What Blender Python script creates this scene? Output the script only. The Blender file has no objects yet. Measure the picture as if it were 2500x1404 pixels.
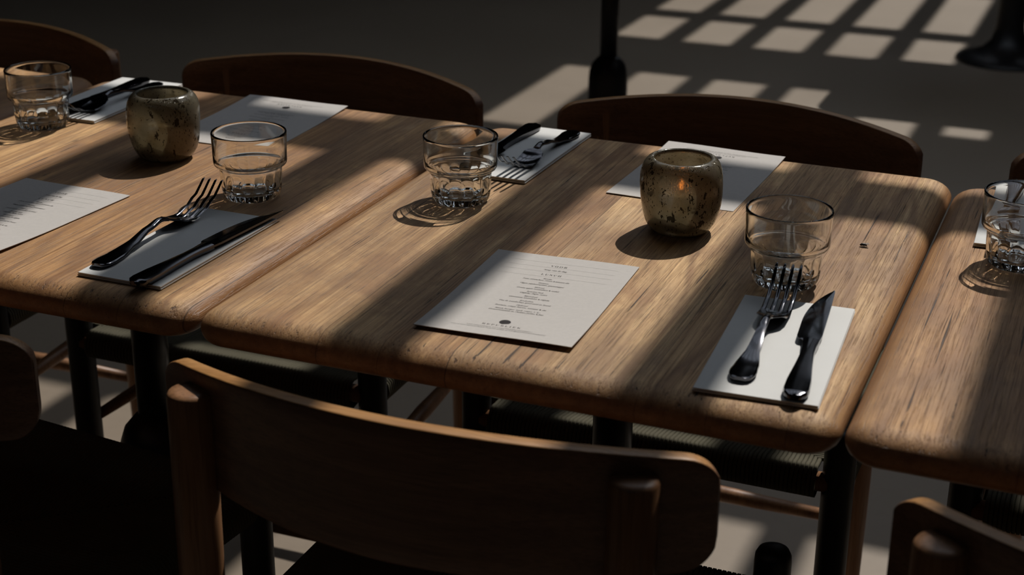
import bpy, bmesh, math, random
from mathutils import Vector, Matrix
random.seed(7)
C = bpy.context.scene
COL = C.collection
T = 0.75                      # height of the table tops above the floor

# ------------------------------------------------------------------ camera
def cam_axes(yaw, pit, rol):
    f = Vector((math.sin(yaw)*math.cos(pit), math.cos(yaw)*math.cos(pit), -math.sin(pit)))
    r = Vector((math.cos(yaw), -math.sin(yaw), 0)); u = r.cross(f)
    return r*math.cos(rol)+u*math.sin(rol), -r*math.sin(rol)+u*math.cos(rol), f
cd = bpy.data.cameras.new('camera'); cam = bpy.data.objects.new('camera', cd); COL.objects.link(cam)
r_, u_, f_ = cam_axes(math.radians(-22.0309), math.radians(21.6592), math.radians(0.4433))
M = Matrix((( r_.x, u_.x, -f_.x, 0.7592), (r_.y, u_.y, -f_.y, -1.0924), (r_.z, u_.z, -f_.z, 0.5458+T), (0,0,0,1)))
cam.matrix_world = M
cd.sensor_width = 36; cd.lens = 3797.05/2500*36
cd.clip_start = 0.05; cd.clip_end = 60
cd.dof.use_dof = True; cd.dof.focus_distance = 1.61; cd.dof.aperture_fstop = 7.6
C.camera = cam

# ------------------------------------------------------------------ light
SUNV = Vector((0.127, 0.775, 1.0)).normalized()     # towards the sun
sd = bpy.data.lights.new('sun', 'SUN'); sd.energy = 3.1; sd.angle = math.radians(0.53); sd.color = (1.0, 0.955, 0.89)
so = bpy.data.objects.new('sun', sd); so.location = (1, 6, 8); so.rotation_euler = (-SUNV).to_track_quat('-Z', 'Y').to_euler(); COL.objects.link(so); sd.cycles.is_caustics_light = True
W = bpy.data.worlds.new('sky'); C.world = W; W.use_nodes = True
bg = W.node_tree.nodes['Background']; bg.inputs[0].default_value = (0.80, 0.88, 1.0, 1); bg.inputs[1].default_value = 1.34
C.view_settings.view_transform = 'Standard'; C.view_settings.look = 'None'
C.view_settings.exposure = 0.0; C.view_settings.gamma = 1.0; C.view_settings.use_curve_mapping = False
cy = C.cycles
cy.max_bounces = 12; cy.diffuse_bounces = 3; cy.glossy_bounces = 4; cy.transmission_bounces = 10; cy.transparent_max_bounces = 16
cy.caustics_reflective = False; cy.caustics_refractive = True
cy.use_denoising = True; cy.sample_clamp_indirect = 4.0

# ------------------------------------------------------------------ helpers
def tag(o, label=None, cat=None, group=None, kind=None):
    if label: o['label'] = label
    if cat: o['category'] = cat
    if group: o['group'] = group
    if kind: o['kind'] = kind
    return o
def empty(name, label, cat, loc=(0,0,0), rz=0.0, group=None):
    o = bpy.data.objects.new(name, None); COL.objects.link(o); o.empty_display_size = .05
    o.location = loc; o.rotation_euler = (0, 0, rz)
    return tag(o, label, cat, group)
def link(name, me, mat, parent=None, smooth=True):
    if mat is not None:
        me.materials.clear(); me.materials.append(mat)
    if smooth:
        for p in me.polygons: p.use_smooth = True
    o = bpy.data.objects.new(name, me); COL.objects.link(o)
    if parent is not None: o.parent = parent
    return o
class MB:
    def __init__(s): s.v = []; s.f = []
    def add(s, vs, fs):
        n = len(s.v); s.v += [tuple(v) for v in vs]; s.f += [tuple(i+n for i in f) for f in fs]
    def rings(s, rings, closed=True, cap=True, loop=False):
        n = len(rings[0]); vs = [p for r in rings for p in r]; fs = []
        m = len(rings)
        for i in range(m if loop else m-1):
            a = i*n; b = ((i+1) % m)*n
            for j in range(n if closed else n-1):
                k = (j+1) % n
                fs.append((a+j, a+k, b+k, b+j))
        if cap and not loop:
            fs.append(tuple(range(n-1, -1, -1))); fs.append(tuple((m-1)*n+j for j in range(n)))
        s.add(vs, fs)
    def box(s, x0, x1, y0, y1, z0, z1):
        s.add([(x0,y0,z0),(x1,y0,z0),(x1,y1,z0),(x0,y1,z0),(x0,y0,z1),(x1,y0,z1),(x1,y1,z1),(x0,y1,z1)],
              [(3,2,1,0),(4,5,6,7),(0,1,5,4),(1,2,6,5),(2,3,7,6),(3,0,4,7)])
    def tube(s, pts, rad, n=12, cap=True):
        pts = [Vector(p) for p in pts]; rs = rad if isinstance(rad, (list, tuple)) else [rad]*len(pts)
        t0 = (pts[1]-pts[0]).normalized()
        nrm = Vector((0,0,1)) if abs(t0.z) < .9 else Vector((1,0,0))
        nrm = (nrm - t0*nrm.dot(t0)).normalized(); rings = []
        for i, p in enumerate(pts):
            t = (pts[min(i+1, len(pts)-1)]-pts[max(i-1, 0)]).normalized()
            nrm = (nrm - t*nrm.dot(t)).normalized(); b = t.cross(nrm)
            rings.append([p+(nrm*math.cos(a)+b*math.sin(a))*rs[i] for a in [2*math.pi*k/n for k in range(n)]])
        s.rings(rings, cap=cap)
    def lathe(s, prof, n=48, cx=0, cy=0, mod=None):
        rings = []
        for r, z in prof:
            rings.append([(cx+(r+(mod(r, z, a) if mod else 0))*math.cos(a), cy+(r+(mod(r, z, a) if mod else 0))*math.sin(a), z) for a in [2*math.pi*k/n for k in range(n)]])
        s.rings(rings, cap=True)
    def mesh(s, name):
        me = bpy.data.meshes.new(name); me.from_pydata(s.v, [], s.f); me.validate(); me.update()
        bm = bmesh.new(); bm.from_mesh(me); bmesh.ops.recalc_face_normals(bm, faces=bm.faces); bm.to_mesh(me); bm.free()
        return me
    def build(s, name, mat, parent=None, smooth=True): return link(name, s.mesh(name), mat, parent, smooth)
def sharp(o, deg=40):
    m = o.modifiers.new('edges', 'EDGE_SPLIT'); m.split_angle = math.radians(deg)
def copy_tree(o, parent=None):
    c = o.copy(); COL.objects.link(c); c.parent = parent
    for ch in list(o.children):
        d = copy_tree(ch, c); d.matrix_parent_inverse = ch.matrix_parent_inverse.copy()
    return c
def rrect(hx, hy, rad, n=6, ox=0, oy=0):
    """outline of a rounded rectangle, counter-clockwise"""
    out = []
    for cx, cy_, a0 in ((hx-rad, hy-rad, 0), (-hx+rad, hy-rad, 90), (-hx+rad, -hy+rad, 180), (hx-rad, -hy+rad, 270)):
        for i in range(n+1):
            a = math.radians(a0+90*i/n); out.append((ox+cx+rad*math.cos(a), oy+cy_+rad*math.sin(a)))
    return out

# ------------------------------------------------------------------ materials
class NT:
    def __init__(s, name):
        s.m = bpy.data.materials.new(name); s.m.use_nodes = True; s.t = s.m.node_tree; s.t.nodes.clear()
        s.out = s.n('ShaderNodeOutputMaterial'); s.co = s.n('ShaderNodeTexCoord').outputs['Object']
    def n(s, t, **kw):
        nd = s.t.nodes.new(t)
        for k, v in kw.items(): setattr(nd, k, v)
        return nd
    def l(s, a, b): s.t.links.new(a, b)
    def set(s, sock, v):
        if isinstance(v, bpy.types.NodeSocket): s.l(v, sock)
        else: sock.default_value = v
    def math(s, op, a, b=None, c=None, clamp=False):
        nd = s.n('ShaderNodeMath', operation=op); nd.use_clamp = clamp; s.set(nd.inputs[0], a)
        if b is not None: s.set(nd.inputs[1], b)
        if c is not None: s.set(nd.inputs[2], c)
        return nd.outputs[0]
    def sep(s, v):
        nd = s.n('ShaderNodeSeparateXYZ'); s.l(v, nd.inputs[0]); return nd.outputs
    def comb(s, x, y, z):
        nd = s.n('ShaderNodeCombineXYZ')
        for i, q in enumerate((x, y, z)): s.set(nd.inputs[i], q)
        return nd.outputs[0]
    def scale(s, v, sc, off=None):
        nd = s.n('ShaderNodeVectorMath', operation='MULTIPLY_ADD'); s.l(v, nd.inputs[0]); nd.inputs[1].default_value = sc
        if off is None: nd.inputs[2].default_value = (0,0,0)
        else: s.set(nd.inputs[2], off)
        return nd.outputs[0]
    def noise(s, v, sc=1.0, det=4, rough=.55, dist=0.0):
        nd = s.n('ShaderNodeTexNoise'); s.l(v, nd.inputs['Vector']); nd.inputs['Scale'].default_value = sc
        nd.inputs['Detail'].default_value = det; nd.inputs['Roughness'].default_value = rough; nd.inputs['Distortion'].default_value = dist
        return nd.outputs[0]
    def ramp(s, f, stops, interp='LINEAR'):
        nd = s.n('ShaderNodeValToRGB'); nd.color_ramp.interpolation = interp; e = nd.color_ramp.elements
        while len(e) < len(stops): e.new(0.5)
        for i, (p, c) in enumerate(stops):
            e[i].position = p; e[i].color = (c if hasattr(c, '__len__') else (c, c, c))[:3] + (1,) if hasattr(c, '__len__') else (c, c, c, 1)
        s.set(nd.inputs[0], f); return nd.outputs[0]
    def mix(s, f, a, b, mode='MIX'):
        nd = s.n('ShaderNodeMix', data_type='RGBA', blend_type=mode); s.set(nd.inputs[0], f)
        for i, v in ((6, a), (7, b)): s.set(nd.inputs[i], v if isinstance(v, bpy.types.NodeSocket) else tuple(v)[:3]+(1,))
        return nd.outputs[2]
    def bump(s, h, strength=.3, dist=.001):
        nd = s.n('ShaderNodeBump'); s.l(h, nd.inputs['Height']); nd.inputs['Strength'].default_value = strength; nd.inputs['Distance'].default_value = dist
        return nd.outputs[0]
    def pbr(s, col, rough=.5, metal=0.0, normal=None, spec=.5, **kw):
        p = s.n('ShaderNodeBsdfPrincipled')
        s.set(p.inputs['Base Color'], col if isinstance(col, bpy.types.NodeSocket) else tuple(col)[:3]+(1,))
        s.set(p.inputs['Roughness'], rough); p.inputs['Metallic'].default_value = metal
        p.inputs['Specular IOR Level'].default_value = spec
        for k, v in kw.items(): p.inputs[k].default_value = v
        if normal is not None: s.l(normal, p.inputs['Normal'])
        s.l(p.outputs[0], s.out.inputs[0]); s.bsdf = p
        return p

def table_wood():
    t = NT('worn_teak_planks')
    oi = t.n('ShaderNodeObjectInfo'); off = t.math('MULTIPLY', oi.outputs['Random'], 7.3); tcol = oi.outputs['Color']
    x, y, z = t.sep(t.co)
    pw = 0.0983
    wob = t.math('MULTIPLY', t.math('SUBTRACT', t.noise(t.comb(0.0, y, off), 2.0, 1), .5), .006)
    xp = t.math('DIVIDE', t.math('ADD', t.math('ADD', x, wob), t.math('MULTIPLY_ADD', off, .013, 3.0)), pw)
    # irregular plank widths
    xp = t.math('ADD', xp, t.math('MULTIPLY', t.math('SINE', t.math('MULTIPLY', xp, 2.1)), .38))
    pid = t.math('FLOOR', xp); fr = t.math('FRACT', xp)
    wn = t.n('ShaderNodeTexWhiteNoise', noise_dimensions='2D'); t.l(t.comb(pid, off, 0), wn.inputs['Vector'])
    pr = wn.outputs['Value']; prc = t.sep(wn.outputs['Color'])
    base = t.comb(t.math('ADD', x, t.math('MULTIPLY', pid, 3.7)), t.math('ADD', y, t.math('MULTIPLY', prc[1], 9.0)), t.math('ADD', z, off))
    n1 = t.noise(t.scale(base, (5.5, 1.5, 5.5)), 1.0, 2, .5)
    n2 = t.noise(t.scale(base, (30, 5, 30)), 1.0, 3, .6)
    ph = t.math('ADD', t.math('MULTIPLY', x, 95), t.math('ADD', t.math('MULTIPLY', n1, 30), t.math('MULTIPLY', n2, 2.2)))
    fig = t.math('MULTIPLY_ADD', t.math('SINE', ph), .5, .5)                       # growth rings, looping where the log was cut
    fig2 = t.math('MULTIPLY_ADD', t.math('SINE', t.math('MULTIPLY', ph, 3.3)), .5, .5)
    fib = t.noise(t.scale(base, (270, 2.6, 270)), 1.0, 7, .78, .15)              # long fibres
    fib2 = t.noise(t.scale(base, (95, 2.0, 95), (2, 5, 1)), 1.0, 4, .7, .2)
    pores = t.noise(t.scale(base, (900, 17, 400), (4, 2, 8)), 1.0, 3, .7)
    crk = t.noise(t.scale(base, (240, 3.4, 240), (9, 4, 2)), 1.0, 3, .6, .3)
    blot = t.noise(t.scale(base, (6, 2.6, 6)), 1.0, 6, .66)
    blot2 = t.noise(t.scale(base, (15, 9, 15), (3, 1, 5)), 1.0, 5, .66, .4)
    blot3 = t.noise(t.scale(t.co, (4.2, 4.2, 4.2), (off)), 1.0, 5, .65, .5)
    fuzz = t.noise(t.scale(t.co, (700, 700, 700)), 1.0, 2, .6)
    c = t.ramp(fib, [(.35, (.21, .128, .072)), (.45, (.42, .280, .165)), (.55, (.55, .388, .242)), (.68, (.66, .49, .325))])
    c = t.mix(t.math('MULTIPLY', t.ramp(fib2, [(.36, 1.0), (.56, 0.0)]), .45), c, (.25, .150, .085))
    c = t.mix(t.math('MULTIPLY', t.math('POWER', fig, 5.0), t.ramp(n2, [(.35, .2), (.65, .8)])), c, (.19, .108, .062))
    c = t.mix(t.math('MULTIPLY', t.math('POWER', fig2, 3.0), .20), c, (.26, .150, .085))
    tint = t.ramp(pr, [(0, (.86, .74, .62)), (.3, (1.02, .98, .92)), (.6, (1.14, 1.10, 1.02)), (1, (.92, .80, .68))])
    c = t.mix(1.0, c, tint, 'MULTIPLY'); c = t.mix(1.0, c, t.mix(1.0, tcol, (1.26, 1.24, 1.12), 'MULTIPLY'), 'MULTIPLY')
    c = t.mix(t.math('MULTIPLY', t.ramp(blot, [(.48, 0.0), (.64, 1.0)]), .62), c, (.20, .112, .060))
    c = t.mix(t.math('MULTIPLY', t.ramp(blot2, [(.50, 0.0), (.64, 1.0)]), .55), c, (.37, .185, .085))
    c = t.mix(t.math('MULTIPLY', t.ramp(blot3, [(.47, 0.0), (.60, 1.0)]), .52), c, (.27, .150, .080))
    c = t.mix(t.math('MULTIPLY', t.ramp(blot, [(.26, 1.0), (.42, 0.0)]), .35), c, (.70, .56, .39))
    c = t.mix(t.math('MULTIPLY', t.ramp(pores, [(.36, 1.0), (.44, 0.0)]), .55), c, (.085, .046, .028))
    ck = t.math('MULTIPLY', t.ramp(crk, [(.325, 1.0), (.355, 0.0)]), t.ramp(blot2, [(.40, 0.0), (.50, 1.0)]))
    c = t.mix(t.math('MULTIPLY', ck, .9), c, (.035, .019, .012))
    c = t.mix(t.math('MULTIPLY', t.ramp(fuzz, [(.35, 1.0), (.5, 0.0)]), .12), c, (.12, .07, .04))
    # varnish that survives on the edges
    mr = t.n('ShaderNodeMapRange'); t.l(t.math('MULTIPLY_ADD', t.math('SUBTRACT', blot2, .5), .012, z), mr.inputs[0])
    mr.inputs[1].default_value = -.0005; mr.inputs[2].default_value = -.012; mr.inputs[3].default_value = 0; mr.inputs[4].default_value = 1; mr.clamp = True
    ed = mr.outputs[0]
    c = t.mix(t.math("MULTIPLY", ed, .84), c, t.mix(fib2, (.10, .040, .016), (.50, .25, .105)))
    seam = t.math('MULTIPLY', t.math('LESS_THAN', t.math('MINIMUM', fr, t.math('SUBTRACT', 1.0, fr)), .0055), t.ramp(t.noise(t.scale(base, (2, 6, 2)), 1.0, 2), [(.38, .1), (.58, .85)]))
    c = t.mix(seam, c, (.045, .024, .014))
    vo = t.n('ShaderNodeTexVoronoi', feature='F1'); t.l(t.scale(base, (10, 4.5, 0.0)), vo.inputs['Vector']); vo.inputs['Scale'].default_value = 1.0
    kn = t.ramp(vo.outputs['Distance'], [(.0, 1.0), (.03, .8), (.05, 0.0)])
    c = t.mix(t.math('MULTIPLY', kn, .75), c, (.045, .018, .01))
    h = t.math('ADD', t.math('MULTIPLY', fib, .9), t.math('MULTIPLY', t.ramp(pores, [(.34, 0.0), (.46, 1.0)]), .8))
    h = t.math('SUBTRACT', h, t.math('MULTIPLY_ADD', seam, 1.6, t.math('MULTIPLY', ck, 1.2)))
    ro = t.mix(ed, t.ramp(blot, [(.3, .66), (.7, .50)]), (.36, .36, .36))
    t.pbr(c, ro, 0.0, t.bump(h, .5, .0007), .35)
    return t.m
def plain_wood(name, dark, light, rough=.42, sc=(30, 30, 3.0), pale_top=False):
    t = NT(name)
    w = t.noise(t.scale(t.co, (6, 6, 6)), 1.0, 2)
    n = t.noise(t.scale(t.co, sc), 1.0, 4, .6, .6)
    f = t.noise(t.scale(t.co, tuple(q*12 if q > 9 else q*4 for q in sc)), 1.0, 2, .6)
    c = t.ramp(n, [(.32, dark), (.62, light)])
    c = t.mix(t.math('MULTIPLY', t.ramp(f, [(.34, 1.0), (.52, 0.0)]), .45), c, tuple(q*.5 for q in dark))
    if pale_top:                      # up-facing faces shift to a paler, orange wood colour
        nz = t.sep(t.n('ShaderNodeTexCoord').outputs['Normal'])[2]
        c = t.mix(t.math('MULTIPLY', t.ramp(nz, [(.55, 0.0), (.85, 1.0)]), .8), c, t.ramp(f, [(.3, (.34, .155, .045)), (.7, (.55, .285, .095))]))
    t.pbr(c, rough, 0, t.bump(f, .2, .0004), .4)
    return t.m
def simple(name, col, rough=.5, metal=0.0, nsc=40, amt=.12, bump=0.0, spec=.5):
    t = NT(name); n = t.noise(t.co, nsc, 4, .6)
    c = t.mix(t.ramp(n, [(.35, 0.0), (.65, 1.0)]), tuple(q*(1-amt) for q in col), tuple(min(1, q*(1+amt)) for q in col))
    t.pbr(c, t.ramp(n, [(.3, max(.02, rough*.85)), (.7, min(1, rough*1.15))]), metal, t.bump(n, bump, .0005) if bump else None, spec)
    return t.m
def cord():
    t = NT('paper_cord'); n = t.noise(t.co, 900, 2); m = t.noise(t.co, 9, 3)
    c = t.ramp(m, [(.3, (.075, .068, .046)), (.7, (.120, .108, .074))])
    t.pbr(c, .85, 0, t.bump(n, .4, .0006), .2); return t.m
def floor_mat():
    t = NT('polished_screed'); n = t.noise(t.co, 1.3, 6, .6, .4); n2 = t.noise(t.co, 45, 3, .6); n3 = t.noise(t.scale(t.co, (3, 9, 3)), 1.0, 5, .7, 1.5)
    c = t.ramp(n, [(.3, (.222, .176, .131)), (.7, (.262, .210, .158))])
    c = t.mix(t.math('MULTIPLY', t.ramp(n3, [(.5, 0.0), (.72, 1.0)]), .25), c, (.24, .18, .12))
    c = t.mix(t.math('MULTIPLY', t.ramp(n2, [(.35, 1.0), (.5, 0.0)]), .15), c, (.18, .14, .11))
    t.pbr(c, t.ramp(n, [(.3, .48), (.7, .60)]), 0, t.bump(n2, .05, .001), .35); return t.m
def napkin_mat(name, col):
    t = NT(name); x, y, z = t.sep(t.co)
    w = t.math('MULTIPLY', t.math('SINE', t.math('MULTIPLY', x, 5200)), t.math('SINE', t.math('MULTIPLY', y, 5200)))
    n = t.noise(t.co, 60, 3); cr = t.noise(t.scale(t.co, (40, 8, 8)), 1.0, 3)
    c = t.mix(t.math('MULTIPLY', t.ramp(n, [(.4, 0.0), (.7, 1.0)]), .1), col, tuple(q*.86 for q in col))
    t.pbr(c, .85, 0, t.bump(t.math('ADD', t.math('MULTIPLY', w, .12), cr), .3, .0008), .15); return t.m
def glass_mat():
    t = NT('clear_tumbler_glass')
    g = t.n('ShaderNodeBsdfGlass'); g.inputs['IOR'].default_value = 1.5; g.inputs['Roughness'].default_value = 0.0; g.inputs['Color'].default_value = (.985, .99, .985, 1)
    tr = t.n('ShaderNodeBsdfTransparent'); tr.inputs['Color'].default_value = (.97, .97, .96, 1)
    m = t.n('ShaderNodeMixShader'); m.inputs[0].default_value = 1.0; t.l(tr.outputs[0], m.inputs[1]); t.l(g.outputs[0], m.inputs[2])
    t.l(m.outputs[0], t.out.inputs[0]); return t.m
def votive_mat():
    t = NT('smoky_bubble_glass')
    n = t.noise(t.co, 22, 3, .6)
    vo = t.noise(t.scale(t.co, (150, 150, 95)), 1.0, 3, .6, .5)
    spk = t.ramp(t.math('ADD', vo, t.math('MULTIPLY', t.math('SUBTRACT', n, .5), .30)), [(.625, 0.0), (.640, 1.0)])
    v2 = t.noise(t.scale(t.co, (420, 420, 300)), 1.0, 2, .6)
    spk = t.math('MAXIMUM', spk, t.ramp(t.math('ADD', v2, t.math('MULTIPLY', t.math('SUBTRACT', n, .5), .35)), [(.63, 0.0), (.66, 1.0)]))
    col = t.ramp(t.noise(t.co, 30, 4, .6), [(.3, (.36, .305, .20)), (.7, (.58, .53, .42))])
    bub = t.n('ShaderNodeTexVoronoi', feature='SMOOTH_F1'); t.l(t.scale(t.co, (150, 150, 85)), bub.inputs['Vector'])
    bmp = t.bump(t.math('ADD', t.ramp(bub.outputs['Distance'], [(.15, 1.0), (.3, 0.0)]), t.math('MULTIPLY', t.noise(t.co, 55, 3), .6)), .35, .0012)
    gl = t.n('ShaderNodeBsdfGlass'); gl.inputs['IOR'].default_value = 1.45; gl.inputs['Roughness'].default_value = .2; t.l(col, gl.inputs['Color']); t.l(bmp, gl.inputs['Normal'])
    tl = t.n('ShaderNodeBsdfTranslucent'); t.l(col, tl.inputs['Color'])
    df = t.n('ShaderNodeBsdfDiffuse'); t.l(col, df.inputs['Color'])
    gs = t.n('ShaderNodeBsdfGlossy'); gs.inputs['Roughness'].default_value = .16; gs.inputs['Color'].default_value = (.9, .9, .88, 1); t.l(bmp, gs.inputs['Normal'])
    m1 = t.n('ShaderNodeMixShader'); m1.inputs[0].default_value = .35; t.l(tl.outputs[0], m1.inputs[1]); t.l(df.outputs[0], m1.inputs[2])
    m2 = t.n('ShaderNodeMixShader'); m2.inputs[0].default_value = .55; t.l(m1.outputs[0], m2.inputs[1]); t.l(gl.outputs[0], m2.inputs[2])
    fr = t.n('ShaderNodeFresnel'); fr.inputs['IOR'].default_value = 1.45
    m3 = t.n('ShaderNodeMixShader'); t.l(fr.outputs[0], m3.inputs[0]); t.l(m2.outputs[0], m3.inputs[1]); t.l(gs.outputs[0], m3.inputs[2])
    dk = t.n('ShaderNodeBsdfDiffuse'); dk.inputs['Color'].default_value = (.02, .014, .008, 1)
    m4 = t.n('ShaderNodeMixShader'); t.l(t.math('MULTIPLY', spk, .9), m4.inputs[0]); t.l(m3.outputs[0], m4.inputs[1]); t.l(dk.outputs[0], m4.inputs[2])
    t.l(m4.outputs[0], t.out.inputs[0]); return t.m
def emit(name, col, st):
    t = NT(name); e = t.n('ShaderNodeEmission'); e.inputs[0].default_value = col+(1,); e.inputs[1].default_value = st
    t.l(e.outputs[0], t.out.inputs[0]); return t.m
def steel():
    t = NT('polished_steel'); n = t.noise(t.scale(t.co, (60, 14, 60)), 1.0, 4, .6)
    sc = t.noise(t.scale(t.co, (1400, 90, 900)), 1.0, 2)
    t.pbr((.075, .075, .082), t.ramp(n, [(.3, .08), (.7, .18)]), 1.0, t.bump(sc, .04, .0003), .5); return t.m

MW = table_wood()
MCH = plain_wood('chair_teak', (.20, .095, .045), (.34, .170, .080), .42)
MBK = plain_wood('curved_teak_ply', (.13, .064, .038), (.22, .114, .066), .40, (3.0, 30, 60), True)
MBLK = plain_wood('black_leg_wood', (.010, .010, .011), (.020, .019, .019), .45)  # near-black colour for the front legs; rear legs stay teak
MCORD = cord(); MFL = floor_mat()
MIRON = simple('black_cast_iron', (.012, .012, .013), .42, 0, 60, .2, .15)
MSTEEL = steel(); MG = glass_mat(); MV = votive_mat()
MCARD = simple('menu_card_stock', (.555, .522, .492), .75, 0, 250, .03, .05, .2)
MINK = simple('printing_ink', (.025, .021, .021), .7, 0, 300, .1, 0, .2)
MTXT = simple('text_ink', (.115, .105, .098), .7, 0, 300, .1, 0, .2)
MRULE = simple('hairline_ink', (.50, .47, .445), .75, 0, 300, .05, 0, .2)
MNAP = napkin_mat('white_napkin_cloth', (.755, .75, .728))
MWAX = simple('candle_wax', (.75, .70, .60), .5, 0, 50, .05)
MFLAME = emit('candle_flame', (1.0, .32, .06), 9.0)
MWALL = simple('dark_plaster', (.045, .040, .036), .9, 0, 3, .15, .1, .1)
MCEIL = simple('dark_painted_roof', (.022, .020, .019), .9, 0, 3, .15, 0, .1)
MBUG = simple('dead_fly', (.012, .009, .008), .5, 0, 300, .2)

# ------------------------------------------------------------------ the room
RX0, RX1, RY0, RY1, RH = -4.5, 3.2, -2.6, 8.6, 3.0
b = MB(); b.box(RX0, RX1, RY0, RY1, -.12, 0); tag(b.build('floor', MFL, None, False), 'smooth beige screed floor crossed by window light', None, None, 'structure')
for nm, a in (('wall_left', (RX0-.15, RX0, RY0, RY1, 0, RH)), ('wall_right', (RX1, RX1+.15, RY0, RY1, 0, RH)),
              ('wall_back', (RX0, RX1, RY1, RY1+.15, 0, RH)), ('wall_front', (RX0, RX1, RY0-.15, RY0, 0, RH))):
    b = MB(); b.box(*a); tag(b.build(nm, MWALL, None, False), None, None, None, 'structure')
# roof with two glazed grids; the bars between the panes throw the bands of shade
P = .27
openings = [(-2.2, 2.2, -2.30, -2.20)]  # slit behind the camera, added as fill light for near seats and backs
hx, hy = .127*(RH-T), .775*(RH-T)
for k in range(-8, 7):
    x0 = .218+P*k+hx; x1 = .405+P*k+hx
    openings.append((x0, x1, 1.30, .53+hy)); openings.append((x0, x1, .655+hy, .79+hy)); openings.append((x0, x1, .94+hy, 3.46))
gx, gy = .127*RH, .775*RH
for k in range(-1, 5):
    x0 = -.822+P*k+gx; x1 = -.642+P*k+gx
    if k < 4: openings.append((x0, x1, 3.2+gy, 4.005+gy)); openings.append((x0, x1, 4.52+gy, 4.93+gy))
    else: openings.append((x0, x1-.05, 3.6+gy, 4.005+gy))
    openings.append((x0, x1, 5.06+gy, 5.86+gy))
xs = sorted({RX0, RX1} | {round(v, 5) for o in openings for v in o[:2]}); ys = sorted({RY0, RY1} | {round(v, 5) for o in openings for v in o[2:]})
b = MB()
def is_open(x, y): return any(o[0] < x < o[1] and o[2] < y < o[3] for o in openings)
for j in range(len(ys)-1):
    run = None
    for i in range(len(xs)):
        op = i == len(xs)-1 or is_open((xs[i]+xs[min(i+1, len(xs)-1)])/2, (ys[j]+ys[j+1])/2)
        if op and run is not None: b.box(run, xs[i], ys[j], ys[j+1], RH, RH+.03); run = None
        elif not op and run is None: run = xs[i]
tag(b.build('ceiling', MCEIL, None, False), 'dark roof with grids of roof-light openings', None, None, 'structure')
def portal(name, x0, x1, y0, y1):
    l = bpy.data.lights.new(name, 'AREA'); l.shape = 'RECTANGLE'; l.size = x1-x0; l.size_y = y1-y0
    try: l.cycles.is_portal = True
    except Exception: return
    o = bpy.data.objects.new(name, l); COL.objects.link(o); o.location = ((x0+x1)/2, (y0+y1)/2, RH+.04)
portal('sky_portal', -1.7, 2.4, 1.3, 3.5); portal('sky_portal', -.8, .9, 5.5, 8.2)
portal('sky_portal', -2.2, 2.2, -2.30, -2.20)

# ------------------------------------------------------------------ tables
def tabletop_mesh(w, d, th=.032, plan=.032):
    """slab with a full round-over on top, origin at the near left corner of the top plane"""
    prof = []
    rt, rb = .0190, .0140
    for i in range(9):
        a = math.radians(90*i/8); prof.append((-1.45*rt+1.45*rt*math.sin(a), -rt+rt*math.cos(a)))      # inset, z
    for i in range(1, 6):
        a = math.radians(90*i/5); prof.append((-rb+rb*math.cos(a), -th+rb-rb*math.sin(a)))
    b = MB(); rings = []
    e = .003
    for ins, z in prof:
        pr = max(.006, plan+ins)
        rings.append([(x, y, z) for x, y in rrect(w/2+e+ins, d/2+e+ins, pr, 8, w/2, d/2)])
    b.rings(rings, cap=True)
    return b.mesh('tabletop')
def column_parts(root, cx, cy_):
    b = MB(); b.lathe([(.0218, .43), (.0218, T-.038)], 32, cx, cy_); b.build('column', MIRON, root)
    prof = [(.178, 0), (.18, .006), (.174, .014), (.135, .024), (.09, .045), (.062, .075), (.051, .12), (.0475, .20), (.0475, .375), (.046, .395), (.040, .413), (.030, .425), (.023, .432)]
    b = MB(); b.lathe(prof, 40, cx, cy_); b.build('foot', MIRON, root)
    b = MB(); b.box(cx-.24, cx+.24, cy_-.022, cy_+.022, T-.038, T-.0322); b.box(cx-.022, cx+.022, cy_-.26, cy_+.26, T-.0385, T-.0322); s = b.build('support_bracket', MIRON, root, False)
def table(x0, y0, w, d, label, tone=(1, 1, 1), z=T):
    root = empty('dining_table', label, 'table', (x0+w/2, y0+d/2, 0), 0, 'wooden dining tables pushed into one row')
    o = link('tabletop', tabletop_mesh(w, d), MW, root); o.location = (-w/2, -d/2, z); o.color = tone+(1,); sharp(o, 60); o.cycles.is_caustics_receiver = True
    column_parts(root, 0, 0)
    return root
table(-1.196, .008, .584, .702, 'wooden table at the far left of the row, only its corner showing', (1.0, .88, .76))
table(-.601, .008, .5895, .702, 'wooden table left of centre, with a fork and knife on a shaded napkin', (1.0, .90, .78))
table(-.001, .007, .586, .702, 'wooden table in the middle of the row, in front of the curved chair back', (1.05, 1.02, .97))
table(.5935, .006, .59, .688, 'wooden table at the right end of the row, cut off by the frame', (.84, .74, .66))
def bg_table(x, y, label, disc):
    root = empty('pedestal_table', label, 'table', (x, y, 0), 0)
    b = MB()
    hw, hl = (.40, .41) if disc else (.31, .31)
    b.rings([[(px, py, zz) for px, py in rrect(hw, hl, .10 if disc else .03, 8)] for zz in (T-.035, T-.01, T)])
    b.build('tabletop', MCH, root, True); column_parts(root, 0, 0)
    for ch in root.children:
        if ch.name.startswith('tabletop'): sharp(ch, 35)
bg_table(-.415, 2.42, 'black pedestal of a table standing behind the row of tables', False)
bg_table(.335, 4.69, 'black table foot at the top right, beside the squares of light', True)

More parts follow.
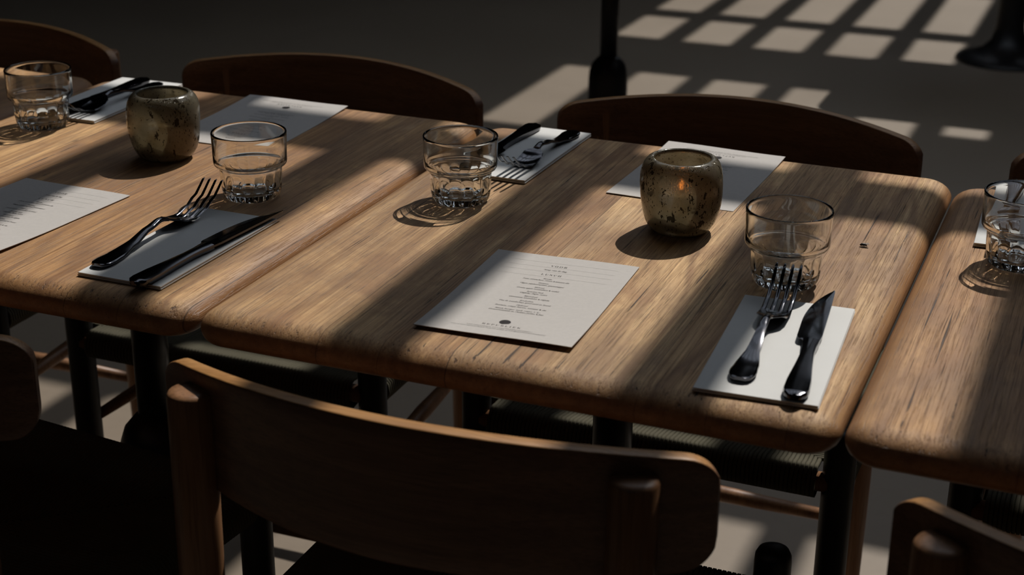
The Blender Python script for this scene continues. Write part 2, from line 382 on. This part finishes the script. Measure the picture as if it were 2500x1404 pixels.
# ------------------------------------------------------------------ chairs
def chair_proto():
    """origin on the floor under the seat centre, the sitter faces +y"""
    root = empty('dining_chair', '', 'chair')
    # seat rails (under the cord)
    SX, SY, SZ = .222, .192, .437
    b = MB()
    for s in (-1, 1):
        b.tube([(s*SX*.985, -SY, SZ-.004), (s*SX*.985, SY, SZ-.004)], .0115, 10)
        b.tube([(-SX, s*SY, SZ-.004), (SX, s*SY, SZ-.004)], .0115, 10)
    b.build('seat_rail', MCH, root)
    # woven cord seat: every strand wraps the rail and runs to the diagonal
    b = MB(); pitch = .0056; R = .0175
    def sag(x, y):
        return -.012*(1-(x/SX)**2)*(1-(y/SY)**2) - .004*max(0, 1-(abs(x)/SX)**2)
    def strand(fn, tlen):
        path = []
        for a in (-150, -115, -80, -45, -10, 25, 60, 90):
            aa = math.radians(a); path.append(fn(tlen_out=R*math.cos(aa), h=R*math.sin(aa)*1.05, t=None))
        for q in (.25, .5, .75, 1.0): path.append(fn(tlen_out=None, h=R*1.05, t=q))
        return path
    n = int(2*SX/pitch)
    for i in range(n+1):                       # front and back panels, strands run along y
        x = -SX+.022+(2*SX-.044)*i/n; L = SY*(1-.0)*(abs(x)/SX)
        for s in (-1, 1):
            def fn(tlen_out, h, t, s=s, x=x, L=L):
                if t is None: return (x, s*(SY+tlen_out), SZ-.004+h+ (sag(x, SY) if h > 0 else 0)*0)
                yy = SY+(L-SY)*t; return (x, s*yy, SZ-.004+h+sag(x, yy))
            b.tube(strand(fn, L), pitch*.52, 5, False)
    n = int(2*SY/pitch)
    for i in range(n+1):
        y = -SY+.022+(2*SY-.044)*i/n; L = SX*(abs(y)/SY)
        for s in (-1, 1):
            def fn(tlen_out, h, t, s=s, y=y, L=L):
                if t is None: return (s*(SX+tlen_out), y, SZ-.004+h)
                xx = SX+(L-SX)*t; return (s*xx, y, SZ-.004+h+sag(xx, y))
            b.tube(strand(fn, L), pitch*.52, 5, False)
    b.build('woven_seat', MCORD, root)
    # legs
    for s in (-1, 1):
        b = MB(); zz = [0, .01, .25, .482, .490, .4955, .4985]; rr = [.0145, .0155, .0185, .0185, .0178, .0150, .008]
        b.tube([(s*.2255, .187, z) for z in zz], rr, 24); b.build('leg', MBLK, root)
    for s in (-1, 1):
        zz = [0, .01, .25, .45, .60, .7410, .7440, .7445]; b = MB()
        pts = []
        rr = [.0155, .0165, .0195, .0195, .0195, .0194, .0175, .011]
        for z in zz: pts.append((s*.1915-.004, -.166-.012*(1-z/.73), z))
        b.tube(pts, rr, 20)
        o = b.build('leg', MCH, root); sharp(o, 70)
    # stretchers
    for s in (-1, 1):
        b = MB(); b.tube([(s*.215, .180, .315), (s*.205, 0, .318), (s*.193, -.175, .315)], [.0075, .0115, .0075], 12); b.build('stretcher', MCH, root)
    b = MB(); b.tube([(-.190, -.182, .178), (0, -.182, .180), (.190, -.182, .178)], [.008, .012, .008], 12); b.build('stretcher', MCH, root)
    b = MB(); b.tube([(-.222, .187, .205), (0, .187, .207), (.222, .187, .205)], [.008, .012, .008], 12); b.build('stretcher', MCH, root)
    # backrest : bent board, arched top, rounded corners
    b = MB(); NU, NV = 56, 16; th = .0068
    def outline(u):
        x = .241*u
        top = .7525+.017*(1-u*u); bot = .660-.012*(1-u*u)
        e = 1-abs(u); rad = .10
        if e < rad:
            k = 1-math.sqrt(max(0, 1-((rad-e)/rad)**2)); top -= .020*k; bot += .028*k
        return x, top, bot
    def yy(x): return -.125-.071*(1-(x/.241)**2)
    us = [-math.cos(math.pi*i/NU) for i in range(NU+1)]
    rings = []
    for u in us:
        x, top, bot = outline(u); y = yy(x); dx = 2*.071*x/.241**2
        nx, ny = Vector((-dx, 1)).normalized()
        hh = (top-bot)/2; mid = (top+bot)/2; m = 10; f = .0018
        t_ = th*(1 if abs(u) < .995 else .7); pts = []
        for i in range(m+1): pts.append(((hh-f)*(-1+2*i/m), t_))
        for a in (60, 30): pts.append((hh-f+f*math.cos(math.radians(a)), t_-f+f*math.sin(math.radians(a))))
        pts += [(hh, t_-f), (hh, 0), (hh, -t_+f)]
        for a in (30, 60): pts.append((hh-f+f*math.cos(math.radians(a)), -t_+f-f*math.sin(math.radians(a))))
        for i in range(m+1): pts.append(((hh-f)*(1-2*i/m), -t_))
        for a in (60, 30): pts.append((-(hh-f+f*math.cos(math.radians(a))), -t_+f-f*math.sin(math.radians(a))))
        pts += [(-hh, -t_+f), (-hh, 0), (-hh, t_-f)]
        for a in (30, 60): pts.append((-(hh-f+f*math.cos(math.radians(a))), t_-f+f*math.sin(math.radians(a))))
        rings.append([(x+nx*o, y+ny*o, mid+h) for h, o in pts])
    b.rings(rings); o = b.build('backrest', MBK, root); sharp(o, 35)
    # screw plugs where the posts meet the board
    for s in (-1, 1):
        for z in (.705, .675):
            b = MB(); x = s*.190; y = yy(x)
            b.tube([(x, y+.006, z), (x, y+.0078, z)], .0045, 12); b.build('wood_plug', MCH, root)
    return root
ch0 = chair_proto()
first = [True]
def place_chair(x, y, rz, label, group):
    o = ch0 if first[0] else copy_tree(ch0); first[0] = False
    o.location = (x, y, 0); o.rotation_euler = (0, 0, rz); o['label'] = label; o['group'] = group
gn, gf = 'dark wooden chairs on the near side of the tables', 'dark wooden chairs on the far side of the tables'
place_chair(.277, .045, 0, 'dark wooden chair with curved back, in the foreground below the centre menu card', gn)
place_chair(-.317, .045, math.radians(-5.6), 'dark wooden chair at the bottom left with its woven seat showing', gn)
place_chair(.912, -.004, math.radians(-12), 'dark wooden chair at the bottom right, cut off by the frame', gn)
place_chair(.291, .695, math.pi, 'dark wooden chair across the middle table, its back rising right of the black post', gf)
place_chair(-.305, .695, math.pi, 'dark wooden chair across the left table, its back rising behind the glass and menu card', gf)
place_chair(-.905, .695, math.pi+.01, 'dark wooden chair at the far left, its back behind the leftmost glass', gf)
place_chair(.882, .700, math.pi, 'dark wooden chair behind the right-hand table, only its edge at the frame', gf)

# ------------------------------------------------------------------ menu cards
def ser(s, style):
    out = ''
    for c_ in s:
        if c_.isascii() and c_.isalpha():
            if style == 'b': out += chr((0x1D400 if c_.isupper() else 0x1D41A)+ord(c_)-(65 if c_.isupper() else 97))
            elif style == 'i':
                out += '\u210E' if c_ == 'h' else chr((0x1D434 if c_.isupper() else 0x1D44E)+ord(c_)-(65 if c_.isupper() else 97))
            elif style == 'bi': out += chr((0x1D468 if c_.isupper() else 0x1D482)+ord(c_)-(65 if c_.isupper() else 97))
        else: out += c_
    return out
def text_geo(body, x, y, size, width=None, spacing=1.0, offset=0.0):
    cu = bpy.data.curves.new('t', 'FONT'); cu.body = body; cu.size = size; cu.align_x = 'CENTER'; cu.align_y = 'CENTER'
    cu.space_character = spacing; cu.resolution_u = 2; cu.offset = offset; cu.fill_mode = 'FRONT'
    o = bpy.data.objects.new('t', cu); COL.objects.link(o)
    dg = bpy.context.evaluated_depsgraph_get(); dg.update()
    me = bpy.data.meshes.new_from_object(o.evaluated_get(dg))
    vs = [v.co.copy() for v in me.vertices]; fs = [tuple(p.vertices) for p in me.polygons]
    bpy.data.objects.remove(o); bpy.data.curves.remove(cu); bpy.data.meshes.remove(me)
    if vs:
        x0 = min(v.x for v in vs); x1 = max(v.x for v in vs); k = (width/(x1-x0)) if width else 1
        vs = [Vector((x+(v.x-(x0+x1)/2)*k, y+v.y, 0)) for v in vs]
    return vs, fs
CWD, CLN = .148, .2156
def card_z(x, y, curl):
    return .0008+curl*(max(0, (-y+.0)/(CLN/2))**2)*.9 + .0006*math.sin(x*30)
def menu_text(name, curl):
    b = MB(); cz = lambda x, y: card_z(x, y, curl)
    def put(vs, fs): b.add([(v.x, v.y, cz(v.x, v.y)+.00045) for v in vs], fs)
    put(*text_geo(ser('VOOR', 'b'), 0, .0800, .0056, .0170, 1.35, -.00003))
    put(*text_geo(ser('Soup van de dag', 'bi'), 0, .0690, .0040, .0235))
    put(*text_geo(ser('LUNCH', 'b'), 0, .0560, .0056, .0205, 1.35, -.00003))
    items = [('Ricotta', 'Pesto, serranoham, citroen & tomaten olie', .0090, .0470), ('Hummus', 'Vijgen, pijnboompitten, granaatappel', .0105, .0440),
             ('Makreel', 'Groene appel, mosterdkers & venkel', .0100, .0420), ('Romeinse steak', 'Olijfolie, thijm, noten', .0165, .0270),
             ('Bloemkool', 'Geroosterd, amandelen & olijfolie', .0135, .0400), ('Kroketten', 'Van de Landschap, geserveerd en brood', .0135, .0505),
             ('Flatbread', 'Burrata, crispy bacon, tomaat & sla', .0115, .0500), ('Steak burger (ook vega) + 2,-', 'Gecarameliseerde ui, cheddar, pickles & friet', .0445, .0530)]
    y = .0452
    for i, (a, d, wa, wd) in enumerate(items):
        put(*text_geo(ser(a, 'bi'), 0, y, .0034, wa)); put(*text_geo(ser(d, 'i'), 0, y-.0045, .0034, wd, 1.0, .00004)); y -= .0121
    R = .0053; n = 28; e = MB()
    e.add([(R*math.cos(2*math.pi*i/n), -.0725+R*math.sin(2*math.pi*i/n), cz(0, -.0725)+.0005) for i in range(n)], [tuple(range(n))])
    ink = b.mesh(name); b = MB()
    put2 = lambda m_, g: m_.add([(v.x, v.y, cz(v.x, v.y)+.00045) for v in g[0]], g[1])
    put2(b, text_geo(ser('REPUBLIEK', 'b'), 0, -.0820, .0046, .0370, 1.4, -.00003)); nm = b.mesh('restaurant_name'); b = MB()
    put2(b, text_geo(ser('Voor reserveringen: www.republiekbloemendaal.nl', 'i'), 0, -.0875, .0026, .0620))
    put2(b, text_geo(ser('Voor al onze bijzonderheden, mail ons of kijk op info@republiekbloemendaal.nl', 'i'), 0, -.0910, .0026, .0890))
    ft = b.mesh('footer_text')
    b = MB()
    for yy_ in (.0885, .0758, .0640, .0505):
        for sgn in ((-1, -.020), (1, .020)) if yy_ in (9,) else ((-1, 0), ):
            xa, xb = -.058, .058; k = 12
            for i in range(k):
                p, q = xa+(xb-xa)*i/k, xa+(xb-xa)*(i+1)/k
                b.add([(p, yy_-.00013, cz(p, yy_)+.0004), (q, yy_-.00013, cz(q, yy_)+.0004), (q, yy_+.00013, cz(q, yy_)+.0004), (p, yy_+.00013, cz(p, yy_)+.0004)], [(0, 1, 2, 3)])
    return ink, b.mesh('rule_lines'), e.mesh('round_emblem'), nm, ft
def card_mesh(curl):
    b = MB(); nx, ny = 12, 20; th = .0006
    g = [[(-CWD/2+CWD*i/nx, -CLN/2+CLN*j/ny) for i in range(nx+1)] for j in range(ny+1)]
    top = [(x, y, card_z(x, y, curl)+th/2) for row in g for x, y in row]; bot = [(x, y, z-th) for x, y, z in top]
    N = (nx+1)*(ny+1); f = []
    for j in range(ny):
        for i in range(nx):
            a = j*(nx+1)+i; q = (a, a+1, a+nx+2, a+nx+1); f.append(q); f.append(tuple(N+k for k in reversed(q)))
    edge = [i for i in range(nx+1)]+[(j+1)*(nx+1)-1 for j in range(1, ny+1)]+[N-1-i for i in range(1, nx+1)]+[(ny-j)*(nx+1) for j in range(1, ny)]
    for k in range(len(edge)):
        a, c_ = edge[k], edge[(k+1) % len(edge)]; f.append((a, N+a, N+c_, c_))
    b.add(top+bot, f); return b.mesh('menu_card')
inkA, ruleA, dotA, nameA, footA = menu_text('menu_text', .0034)
cardA = card_mesh(.0034)
def menu(x, y, rz, label):
    o = link('menu_card', cardA, MCARD, None); sharp(o, 30); o.location = (x, y, T); o.rotation_euler = (0, 0, rz)
    tag(o, label, 'menu card', 'printed lunch menu cards')
    link('menu_text', inkA, MTXT, o, False); link('rule_lines', ruleA, MRULE, o, False); link('round_emblem', dotA, MINK, o, False); link('restaurant_name', nameA, MTXT, o, False); link('footer_text', footA, MTXT, o, False)
menu(.2697, .1674, .036, 'white lunch menu card in the centre foreground, its left edge in shade')
menu(-.3284, .1639, -.0595, 'white lunch menu card at the left frame edge, in front of the left candle jar')
menu(.3105, .5929, math.pi-.0368, 'white menu card behind the right-hand candle jar, turned to the far chair')
menu(-.273, .585, math.pi+.03, 'white menu card behind the second glass from the left, mostly in shade')

# ------------------------------------------------------------------ napkins
def napkin_mesh(w, l, th, seed):
    rnd = random.Random(seed); b = MB(); nx, ny = 14, 24
    # three layers of folded cloth: closed fold at the left, soft edges at the right
    for k in range(2):
        z0 = .0003+th/2*k; t = th/2*.97; e = -.0004*k
        rings = []
        for j in range(ny+1):
            y = -l/2+l*j/ny; ring = []
            hw = w/2+e
            pts = []
            r = t/2
            for i in range(nx+1): pts.append((-hw+r+(2*hw-2*r)*i/nx, t))
            pts.append((hw-r*.3, t*.85)); pts.append((hw, t*.5)); pts.append((hw-r*.3, t*.15))
            for i in range(nx+1): pts.append((hw-r-(2*hw-2*r)*i/nx, 0))
            pts.append((-hw+r*.3, t*.15)); pts.append((-hw, t*.5)); pts.append((-hw+r*.3, t*.85))
            end = .72 if j in (0, ny) else 1.0
            for px, pz in pts:
                wv = .0005*math.sin(y*40+seed)*math.sin(px*50)*k/2
                rings_z = z0+t/2+(pz-t/2)*end+abs(wv)
                ring.append((px, y, rings_z))
            rings.append(ring)
        b.rings(rings)
    return b.mesh('napkin')
def napkin(x, y, rz, label, w=.101, l=.213, th=.0042, seed=1):
    o = link('napkin', napkin_mesh(w, l, th, seed), MNAP); sharp(o, 50)
    o.location = (x, y, T); o.rotation_euler = (0, 0, rz); tag(o, label, 'napkin', 'folded white napkins'); return o
napkin(-.1035, .1500, -.01, 'folded white napkin lying in shade on the left table, under fork and knife', .096, .212)
napkin(.5110, .1370, .052, 'folded white napkin at the right foreground, half in sunlight', .103, .215, .0038, 4)
napkin(.0935, .5900, -.02, 'folded white napkin behind the centre glass, under fork and knife', .092, .214, .0048, 2)
napkin(-.5150, .5990, .02, 'folded white napkin behind the leftmost glass', .100, .208, .0044, 3)
napkin(.6830, .5790, .035, 'folded white napkin behind the glass at the right edge', .104, .210, .0046, 5)

# ------------------------------------------------------------------ cutlery
def lerp_t(tb, s):
    for (a, va), (b_, vb) in zip(tb, tb[1:]):
        if s <= b_:
            q = (s-a)/(b_-a); q = q*q*(3-2*q); return va+(vb-va)*q
    return tb[-1][1]
def section(hw, th, crown, n=10):
    """cross-section : domed top, flat-ish bottom, rounded sides"""
    pts = []
    for i in range(n+1):
        q = -1+2*i/n; pts.append((q*hw*.94, th/2+crown*(1-q*q)))
    pts.append((hw, 0))
    for i in range(n+1):
        q = 1-2*i/n; pts.append((q*hw*.94, -th/2+crown*.3*(1-q*q)))
    pts.append((-hw, 0)); return pts
def fork_parts():
    zt = [(0, .0036), (.03, .0034), (.055, .0062), (.085, .0128), (.104, .0155), (.120, .0120), (.135, .0064), (.150, .0046), (.168, .0080), (.186, .0160), (.206, .0290)]
    wt = [(0, .0045), (.002, .0076), (.006, .0096), (.014, .0108), (.028, .0096), (.055, .0056), (.082, .0037), (.108, .0032), (.115, .0040), (.119, .0078), (.124, .0116), (.131, .0131), (.150, .0131), (.17, .0131)]
    b = MB(); S = [0, .001, .002, .004, .007, .011, .016, .023, .03, .04, .05, .06, .07, .08, .088, .094, .10, .104, .108, .112, .115]
    b.rings([[(x, s, lerp_t(zt, s)+z) for x, z in section(lerp_t(wt, s), .0026 if s < .06 else .0032, .0006 if s < .1 else .0012)] for s in S])
    handle = b.mesh('handle')
    b = MB(); S = [.1140, .1165, .119, .1215, .124, .127, .131, .136, .142, .148, .153]
    def dish(s): return -.0022*min(1, max(0, (s-.118)/.02))
    b.rings([[(x, s, lerp_t(zt, s)+z*1.0+dish(s)*(1-(x/.0132)**2)) for x, z in section(lerp_t(wt, s), .0020, .0)] for s in S])
    for k in range(4):
        xc = -.0108+.0072*k
        pts = []; SS = [.149, .156, .164, .172, .180, .188, .196, .203, .206]; rings = []
        for s in SS:
            q = (s-.149)/.057; hw = .0023*(1-.45*q) if s < .205 else .0007; th = .0021*(1-.35*q) if s < .205 else .0007
            z = lerp_t(zt, s)+dish(s)*(1-(xc/.0132)**2)*(1-q)
            rings.append([(xc*(1-.02*q)+hw*math.cos(a), s, z+th/2*math.sin(a)*1.1) for a in [2*math.pi*i/8 for i in range(8)]])
        b.rings(rings)
    head = b.mesh('tines')
    return handle, head
def knife_parts():
    b = MB(); wt = [(0, .0035), (.0015, .0062), (.005, .0092), (.012, .0108), (.03, .0103), (.06, .0076), (.085, .0060), (.100, .0062), (.110, .0072), (.116, .0076)]
    S = [0, .0008, .0015, .003, .005, .008, .012, .02, .03, .045, .06, .075, .085, .093, .10, .106, .111, .116]
    b.rings([[(x, s, .0042+z) for x, z in section(lerp_t(wt, s), .0052 if s > .004 else .0036, .0009)] for s in S])
    handle = b.mesh('handle')
    # blade : straight back on the right, belly on the left with a notch at the heel
    b = MB(); S = [.114, .116, .1175, .119, .1205, .122, .125, .13]+[.13+.0025*i for i in range(1, 42)]+[.2362, .2375, .2385]
    lt = [(.114, .0060), (.117, .0068), (.119, .0098), (.122, .0112), (.14, .0118), (.17, .0116), (.19, .0104), (.205, .0084), (.218, .0054), (.228, .0022), (.234, -.0008), (.2385, -.0056)]
    rt = [(.114, .0072), (.13, .0082), (.20, .0084), (.225, .0082), (.2365, .0080), (.2385, .0070)]
    rings = []
    for s in S:
        L = -(lerp_t(lt, s)*1.15 if s < .124 else .0134-.0192*(max(0, s-.15)/.0885)**2.4); R_ = lerp_t(rt, s); zc = .0050; t = .0011; n = 8; top = []; bot = []
        for i in range(n+1):
            q = i/n; x = L+(R_-L)*q; h = t*min(1, .18+q*1.5); top.append((x, s, zc+h)); bot.append((x, s, zc-h))
        rings.append(top+bot[::-1])
    b.rings(rings); blade = b.mesh('blade')
    return handle, blade
FH, FT = fork_parts(); KH, KB = knife_parts()
def place_cut(kind, x, y, z, rz, label, flip=1, roll=0.0):
    root = empty(kind, label, kind, (x, y, T+z), rz, 'forks' if kind == 'fork' else 'table knives')
    root.rotation_euler = (0, roll, rz)
    if kind == 'fork': root.scale = (1.08, 1.03, 1)
    if kind == 'fork': a = link('handle', FH, MSTEEL, root); c_ = link('tines', FT, MSTEEL, root); sharp(c_, 50); sharp(a, 60)
    else: a = link('handle', KH, MSTEEL, root); c_ = link('blade', KB, MSTEEL, root, True); sharp(c_, 45); sharp(a, 60)
    return root
NZ = .0046
place_cut('fork', -.1390, .0580, NZ, math.radians(.3), 'steel fork on the shaded napkin of the left table, tines raised')
place_cut('table_knife', -.0775, .0300, NZ, math.radians(-4.0), 'steel table knife on the shaded napkin of the left table')
place_cut('fork', .4985, .0490, .0042, math.radians(2.2), 'steel fork on the right foreground napkin, tines reaching the glass')
place_cut('table_knife', .5480, .0310, .0042, math.radians(5.4), 'steel table knife on the right foreground napkin, beside the fork')
place_cut('fork', .1240, .6830, .0052, math.radians(180-2.5), 'steel fork behind the centre glass, tines pointing to the camera')
place_cut('table_knife', .0690, .6900, .0052, math.radians(180-2), 'steel table knife behind the centre glass, mostly hidden by it')
place_cut('fork', -.4900, .6820, .0048, math.radians(180-2), 'steel fork at the left, between the leftmost glass and the candle jar')
place_cut('table_knife', -.5180, .6920, .0048, math.radians(180-1), 'steel table knife at the left, beside the fork behind the leftmost glass')
place_cut('table_knife', .6560, .6900, .0050, math.radians(180+.5), 'steel table knife seen through the glass at the right edge')

# ------------------------------------------------------------------ glasses
def tumbler_mesh():
    b = MB(); NF = 16; n = NF*12
    outer = [(.0, .0022), (.020, .0022), (.0240, .0016), (.0268, .0002), (.0284, .0004), (.0300, .0016), (.0314, .0040), (.0324, .0070), (.0331, .0110), (.0336, .0160), (.0339, .0210), (.0341, .0260), (.0343, .0310),
             (.0346, .0350), (.0352, .0362), (.0372, .0372), (.0392, .0382), (.0402, .0400), (.0405, .0425), (.0405, .0480), (.0408, .0600), (.0412, .0715), (.0413, .0735), (.0409, .0746), (.0401, .0750)]
    inner = [(.0394, .0745), (.0391, .0733), (.0389, .0700), (.0386, .0580), (.0383, .0480), (.0379, .0445), (.0368, .0415), (.0346, .0390), (.0322, .0370), (.0317, .0345), (.0314, .0290), (.0308, .0210), (.0298, .0140), (.0276, .0095), (.0235, .0074), (.0150, .0068), (.0, .0068)]
    def dep(z):
        if z < .0004 or z > .0342: return 0
        a = min(1, (z-.0004)/.003); c_ = max(0, (.0342-z)/.0338)**.55; return .0026*a*c_
    prof = outer+inner; rings = []
    no = len(outer)
    for i, (r, z) in enumerate(prof):
        ring = []
        for k in range(n):
            a = 2*math.pi*k/n; rr = max(r, .00005)
            if i < no and r > .024:
                u = abs(math.sin(NF*a/2)); rr -= dep(z)*(1-u)**1.4
            ring.append((rr*math.cos(a), rr*math.sin(a), z))
        rings.append(ring)
    b.rings(rings, cap=True)
    return b.mesh('tumbler')
TM = tumbler_mesh()
def tumbler(x, y, rz, label):
    o = link('drinking_glass', TM, MG); o.location = (x, y, T+.0001); o.rotation_euler = (0, 0, rz)
    tag(o, label, 'glass', 'empty fluted drinking glasses'); o.cycles.is_caustics_caster = True; return o
tumbler(-.5190, .4650, .1, 'empty fluted glass at the far left of the picture')
tumbler(-.1260, .3230, .25, 'empty fluted glass in shade, behind the fork on the left table')
tumbler(.0925, .4020, .05, 'empty fluted glass left of centre, throwing a rippled shadow')
tumbler(.4790, .2990, .3, 'empty fluted glass touching the fork tines in the right foreground')
tumbler(.6830, .4390, .15, 'empty fluted glass cut off by the right edge of the frame')

# ------------------------------------------------------------------ candle jars
def jar_mesh():
    b = MB(); n = 72
    outer = [(.0, .0012), (.018, .0010), (.0235, .0), (.0282, .0012), (.0330, .0055), (.0370, .0125), (.0399, .0215), (.0418, .0320), (.0428, .0430), (.0431, .0530), (.0427, .0620), (.0413, .0690), (.0390, .0742), (.0362, .0778), (.0338, .0795), (.0320, .0801), (.0308, .0800)]
    inner = [(.0298, .0794), (.0292, .0782), (.0294, .0764), (.0306, .0740), (.0340, .0700), (.0368, .0640), (.0381, .0550), (.0383, .0440), (.0372, .0330), (.0348, .0230), (.0300, .0145), (.0240, .0100), (.0150, .0085), (.0, .0085)]
    def wob(r, z, a): return .0005*math.sin(3*a+z*90)*min(1, r/.03)*min(1, z/.02)
    b.lathe([(max(r, .00005), z) for r, z in outer+inner], n, 0, 0, wob); return b.mesh('glass_jar')
JM = jar_mesh()
b = MB(); b.lathe([(.0150, .0), (.0180, .001), (.0200, .034), (.0190, .0352), (.0150, .0340), (.004, .0330), (.0001, .0330)], 32); WAX = b.mesh('wax')
b = MB(); b.tube([(0, 0, .032), (.0003, 0, .036), (.0009, .0003, .0395)], .0006, 6); WICK = b.mesh('wick')
b = MB(); b.lathe([(.0003, .0378), (.0016, .0392), (.0023, .0415), (.0018, .0445), (.0009, .0475), (.0002, .0500)], 14); FLM = b.mesh('flame')
def jar(x, y, rz, label, lit):
    o = link('candle_jar', JM, MV); o.location = (x, y, T+.0001); o.rotation_euler = (0, 0, rz)
    tag(o, label, 'candle holder', 'speckled glass candle jars')
    t = empty('votive_candle', 'white candle burning inside the right-hand candle jar' if lit == 2 else 'white candle inside the left-hand candle jar', 'candle', (x, y, T+.0085), 0, 'votive candles')
    link('wax', WAX, MWAX, t); link('wick', WICK, MINK, t)
    if lit == 2: link('flame', FLM, MFLAME, t)
jar(.3435, .4020, .6, 'speckled olive glass candle jar with a flame, behind the centre menu card', 2)
jar(-.2965, .4100, 2.4, 'speckled brown glass candle jar on the left table, behind the left menu card', 1)

# ------------------------------------------------------------------ a small dead fly on the table
b = MB()
b.tube([(-.0022, 0, .0014), (-.0010, .0002, .0018), (.0008, .0001, .0018), (.0026, -.0002, .0012)], [.0005, .0011, .0012, .0004], 8)
for s in (-1, 1):
    for q in (-.001, 0, .001): b.tube([(q, 0, .0014), (q+.0004, s*.0022, .0018), (q+.0007, s*.0034, .0002)], .00018, 4)
    b.add([(0, s*.0004, .0026), (.0035, s*.0022, .0024), (.0040, s*.0006, .0022)], [(0, 1, 2)])
o = b.build('fly', MBUG); o.location = (.531, .428, T); o.scale = (1.5, 1.5, 1.3); o.rotation_euler = (0, 0, .3); tag(o, 'tiny dark insect on the wood right of the foreground glass', 'insect')
